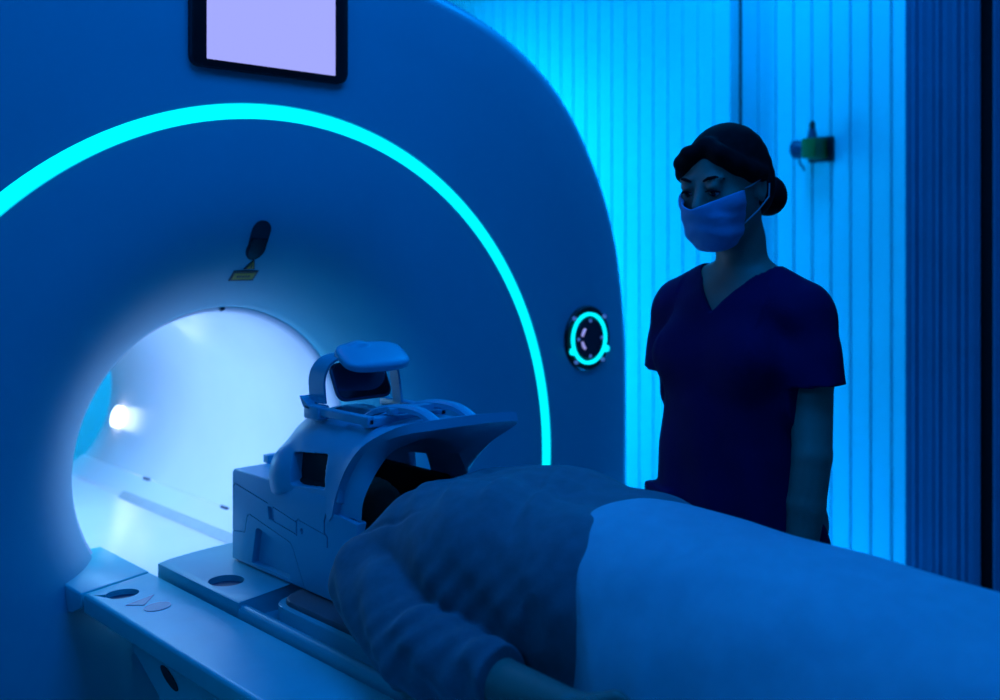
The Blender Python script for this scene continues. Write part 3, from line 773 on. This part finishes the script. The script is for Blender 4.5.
# ------------------------------------------------------------------ PATIENT (world-aligned, head towards the bore)
PO = Vector((AX, .80, .80))
pt_ = empty('person', tuple(PO), 'person lying on the table in a grey sweater, head inside the coil', 'person')
def L(a, b, z): return (a-PO.x, b-PO.y, z-PO.z)
pb = SDF(L(.88, -.20, .785), L(1.56, 1.85, 1.14), .004)
HP = Matrix.Translation(L(AX, 1.690, .905))@Euler((math.radians(90), 0, 0)).to_matrix().to_4x4()
# face up, crown towards +y: local z(up of head)->+y, local y(forward)->+z
HP = Matrix.Translation(L(AX, 1.690, .905))@Matrix(((-1, 0, 0, 0), (0, 0, 1, 0), (0, 1, 0, 0), (0, 0, 0, 1)))
head_prims(pb, HP)
pb.chain([L(AX, 1.60, .895), L(AX, 1.47, .888)], [.054, .058], k=.03)
for x in (-1, 1):
    pb.chain([L(AX+x*.07, 1.40, .912), L(AX+x*.06, 1.08, .905), L(AX+x*.07, .92, .905)], [.100, .090, .095], k=.05)
    pb.chain([L(AX+x*.05, 1.44, .90), L(AX+x*.165, 1.405, .895)], [.05, .06], k=.04)
    pb.chain([L(AX+x*.085, .86, .895), L(AX+x*.09, .50, .925), L(AX+x*.085, .10, .87)], [.085, .058, .040], k=.04)
    pb.chain([L(AX+x*.085, .075, .845), L(AX+x*.10, .05, .95), L(AX+x*.11, .035, .99)], [.035, .036, .024], k=.02)
for x, el, wr in ((-1, (.966, 1.175, .850), (.962, .895, .864)), (1, (1.456, 1.175, .850), (1.470, .92, .84))):
    pb.chain([L(AX+x*.170, 1.405, .892), L(*el), L(*(np.array(el)*.55+np.array(wr)*.45)), L(*wr)], [.058, .040, .038, .027], k=.02)
    hand(pb, L(*wr), (.12*-x, -1, -.50), (-x*.2, -.1, 1) if x < 0 else (-.3, 0, 1), (-x, .1, -.2), curl=.4)
pb.mesh('body', M['skin'], pt_, 1)
ph = SDF(L(1.09, 1.52, .785), L(1.335, 1.83, 1.02), .003)
s_ell(ph, HP, (0, -.018, .036), (.084, .100, .090))
s_ell(ph, HP, (0, -.045, -.025), (.074, .058, .075), k=.03)
pf_ = SDF(L(1.09, 1.52, .785), L(1.335, 1.83, 1.02), .003); s_ell(pf_, HP, (0, .092, -.030), (.064, .085, .094), k=.001)
ph.D = np.maximum(ph.D, -pf_.D)
X, Y, Z = ph.all(); ph.D = np.maximum(ph.D, .004-Z+0*(X+Y)); ph.D += (.0012*np.sin(Y*240+X*70)).astype(np.float32)
ph.mesh('hair', M['hair'], pt_, 1)
for x in (-1, 1):
    bm = bmesh.new(); tube(bm, [HP@Vector(p) for p in ((x*.016, .0935, .002), (x*.024, .096, -.0015), (x*.033, .094, -.0015), (x*.043, .086, .002))], [.0012, .002, .002, .0012], 8); fin('eyelash', bm, M['hair'], pt_)
    bm = bmesh.new(); tube(bm, [HP@Vector(p) for p in ((x*.014, .093, .023), (x*.025, .094, .028), (x*.038, .087, .029), (x*.050, .076, .023))], [.0022, .0032, .0028, .001], 8); fin('eyebrow', bm, M['hair'], pt_)
# sweater
sw = SDF(L(.86, .86, .785), L(1.58, 1.56, 1.10), .0035)
for x in (-1, 1):
    sw.chain([L(AX+x*.082, 1.345, .931), L(AX+x*.085, 1.20, .934), L(AX+x*.078, 1.02, .932), L(AX+x*.076, .90, .905)], [.115, .122, .113, .094], k=.07)
    sw.chain([L(AX+x*.04, 1.455, .900), L(AX+x*.165, 1.405, .896)], [.056, .067], k=.05)
sw.ell(L(AX+.03, 1.25, .93), (.18, .25, .118), k=.05)
seamD = sw.D.copy()
for x, el, wr in ((-1, (.962, 1.185, .856), (.964, .895, .872)), (1, (1.460, 1.185, .853), (1.470, .92, .84))):
    c_ = np.array(el)*.44+np.array(wr)*.56
    sw.chain([L(AX+x*.172, 1.405, .896), L(*(np.array((AX+x*.2, 1.33, .88)))), L(*el), L(*c_)], [.074, .071, .063, .047], k=.009)
X, Y, Z = sw.all()
x_, y_, z_ = X+PO.x, Y+PO.y, Z+PO.z
f = np.zeros(sw.n, np.float32)
# cross folds on the near sleeve, tight by the elbow
slv = np.clip((1.035-x_)*14, 0, 1)
f += (.0026*slv*np.sin(y_*120+z_*70+2.0*np.sin(z_*24+y_*8))*np.clip((1.30-y_)*8, .15, 1)).astype(np.float32)
f += (.0035*slv*np.sin(y_*52-z_*85+x_*30)).astype(np.float32)
# long drag folds across the torso from armpit to waist
trs = np.clip((x_-1.02)*9, 0, 1)
def ridge(q): return np.exp(-q*q)
for (y0, x0, sl_, w, amp) in ((1.40, 1.03, .55, .015, .010), (1.355, 1.03, .45, .012, -.008), (1.31, 1.02, .60, .014, .010), (1.262, 1.02, .35, .012, -.007), (1.215, 1.02, .65, .013, .009), (1.165, 1.02, .40, .012, -.006), (1.125, 1.02, .55, .014, .007), (1.075, 1.02, .50, .011, -.005), (1.035, 1.02, .60, .012, .006)):
    f -= (trs*np.clip((1.36-x_)*5, 0, 1)*1.1*np.clip((1.41-y_)*12, .0, 1)*amp*ridge((y_-(y0+sl_*(x_-x0)+.02*np.sin(z_*30)))/(1.4*w))).astype(np.float32)
f += (.0008*trs*np.sin(x_*90+y_*40+3*np.sin(y_*14))).astype(np.float32)
# shoulder seam: a groove where sleeve meets body
arm_side = np.abs(x_-AX)-(.155+.20*np.maximum(0, 1.38-y_)*0)
groove = ridge((np.abs(x_-AX)-(.178-.35*(1.0-z_)*0-.12*(1.40-y_)))/.0035)*np.clip((y_-1.27)*12, 0, 1)*np.clip((z_-.86)*15, 0, 1)
f += (.004*groove).astype(np.float32)
sw.D += f
sw.D = np.maximum(sw.D, .003-Z+0*(X+Y)).astype(np.float32)
# neck opening, cuffs, hem
sw.cap(L(AX, 1.46, .905), L(AX, 1.62, .92), .066, .075, k=.004, op='s')
for x, el, wr in ((-1, (.962, 1.185, .856), (.964, .895, .872)), (1, (1.460, 1.185, .853), (1.470, .92, .84))):
    el, wr = np.array(el), np.array(wr); d = (wr-el)/np.linalg.norm(wr-el); c_ = el*.40+wr*.60
    pl_ = (x_-c_[0])*d[0]+(y_-c_[1])*d[1]+(z_-c_[2])*d[2]
    m_ = (np.abs(x_-c_[0]) < .075)
    lim = np.where(((x_-AX)*x > .172), pl_, -1.)+0*(x_+y_+z_)
    # sleeve end only; the trunk side is left alone
    sw.D = np.where(((x_-AX)*x > .202)+0*(y_+z_) > 0, np.maximum(sw.D, pl_), sw.D).astype(np.float32)
sw.mesh('sweater', M['sweater'], pt_, 1)
# trousers under the sheet
pp = SDF(L(.95, .02, .785), L(1.47, 1.0, 1.04), .005)
for x in (-1, 1): pp.chain([L(AX+x*.082, .86, .895), L(AX+x*.092, .50, .920), L(AX+x*.085, .12, .865)], [.095, .070, .052], k=.04)
X, Y, Z = pp.all(); pp.D = np.maximum(pp.D, .003-Z+0*(X+Y)).astype(np.float32)
pp.mesh('trousers', M['pad'], pt_)

# sheet draped over hips and legs
bl = SDF(L(.93, -.12, .795), L(1.50, 1.10, 1.09), .004)
X, Y, Z = bl.all(); x_, y_, z_ = X+PO.x, Y+PO.y, Z+PO.z
yk = np.array([-.1, .0, .1, .3, .5, .7, .85, 1.0, 1.1])
hh = np.interp(y_, yk, [.17, .20, .21, .224, .236, .250, .262, .271, .274]); ww = np.interp(y_, yk, [.15, .16, .175, .205, .220, .226, .226, .222, .220])
hh = hh+.004*np.sin(y_*9+x_*12)
q = (np.abs((x_-AX-.004)/ww)**2.7+np.abs((z_-.80)/hh)**2.3)**(1/2.5)
D = (q-1)*.2
D += .003*np.sin(x_*42+y_*22)*np.clip((.98-z_)*8, 0, 1)+.0008*np.sin(y_*28+z_*40+x_*20)
D -= .006*ridge((y_-(.80+.35*(z_-.9)))/.02)*np.clip((.99-z_)*10, 0, 1)+.005*ridge((y_-(.70+.2*(z_-.9)))/.03)*np.clip((.99-z_)*10, 0, 1)
hem = 1.024-2.6*(x_-1.19)**2-25*(x_-1.19)**4-.35*np.maximum(0, x_-1.25)+0*z_
hem = np.maximum(hem, .84)
dy = y_-hem
# rounded hem edge
D = np.where(dy > -.012, np.maximum(D+.012*(1-np.sqrt(np.clip(1-((dy+.012)/.012)**2, 0, 1))), dy), D)
D = np.maximum(np.maximum(D, .801-z_), (-.08)-y_)
D = np.maximum(D, -np.maximum(D+.010, .801-z_-.02))
bl.D = D.astype(np.float32)
bo = bl.mesh('blanket', M['blanket'], None, 1); bo.location = PO
bo['label'] = 'pale smooth sheet drawn over the lying patient from the waist down'; bo['category'] = 'blanket'

# ================================================================== LIGHT
def area(name, loc, target, sx, sy, col, e, spread=180):
    l = bpy.data.lights.new(name, 'AREA'); l.shape = 'RECTANGLE'; l.size = sx; l.size_y = sy; l.energy = e; l.color = col; l.spread = math.radians(spread)
    o = bpy.data.objects.new(name, l); COL.objects.link(o); o.location = loc
    d = Vector(target)-Vector(loc); o.rotation_euler = d.to_track_quat('-Z', 'Y').to_euler()
    return o
# cyan LED wash from behind the scanner along the slatted wall
area('blue_wall_wash', (2.56, 3.55, 1.25), (3.4, 3.1, 1.25), .25, 2.0, (0., .36, 1.), 36, 150)
area('blue_rear_wash', (1.8, 3.95, 2.5), (2.0, 5.3, 1.2), 1.2, .2, (0., .5, 1.), 50)
area('ceiling_wall_wash', (2.75, 1.95, 2.94), (3.35, 1.92, 1.0), .12, .62, (0., .28, 1.), 20)
area('low_wall_fill', (2.9, 1.95, .06), (3.35, 1.92, 1.2), .12, .62, (0., .28, 1.), 9)  # added low fill that evens out the wall from below
area('ceiling_panel', (1.15, .8, 2.96), (1.15, .8, 0), 1.2, 1.2, (0., .22, 1.), 25)
area('camera_side_fill', (-1.2, .6, 2.9), (1.2, 1.6, .8), 1.2, 1.0, (0., .26, 1.), 18)  # added frontal fill from the camera side, no fixture built
area('bore_lamp_upper', (AX-.28, 2.8, AZ+.12), (AX+.2, 2.8, AZ-.1), 1.04, .04, (.20, .56, 1.), 3.6)
area('bore_lamp_top', (AX, 2.68, AZ+.315), (AX, 2.68, .6), .05, .8, (.20, .56, 1.), 2.1)

w = bpy.data.worlds.new('dark_room'); scene.world = w; w.use_nodes = True
w.node_tree.nodes['Background'].inputs[0].default_value = (0, .02, .08, 1); w.node_tree.nodes['Background'].inputs[1].default_value = .3

# ================================================================== CAMERA
cam = bpy.data.cameras.new('camera'); co = bpy.data.objects.new('camera', cam); COL.objects.link(co)
co.location = (0, 0, 1.45); co.rotation_euler = (PI/2, 0, -math.atan2(.6875, .7262))
cam.lens = 37.27; cam.sensor_width = 36; cam.shift_y = -.103; cam.clip_start = .02
cam.dof.use_dof = True; cam.dof.focus_distance = 1.85; cam.dof.aperture_fstop = 2.6
scene.camera = co
scene.view_settings.view_transform = 'Standard'; scene.view_settings.look = 'None'
scene.view_settings.exposure = 0; scene.view_settings.gamma = 1; scene.view_settings.use_curve_mapping = False
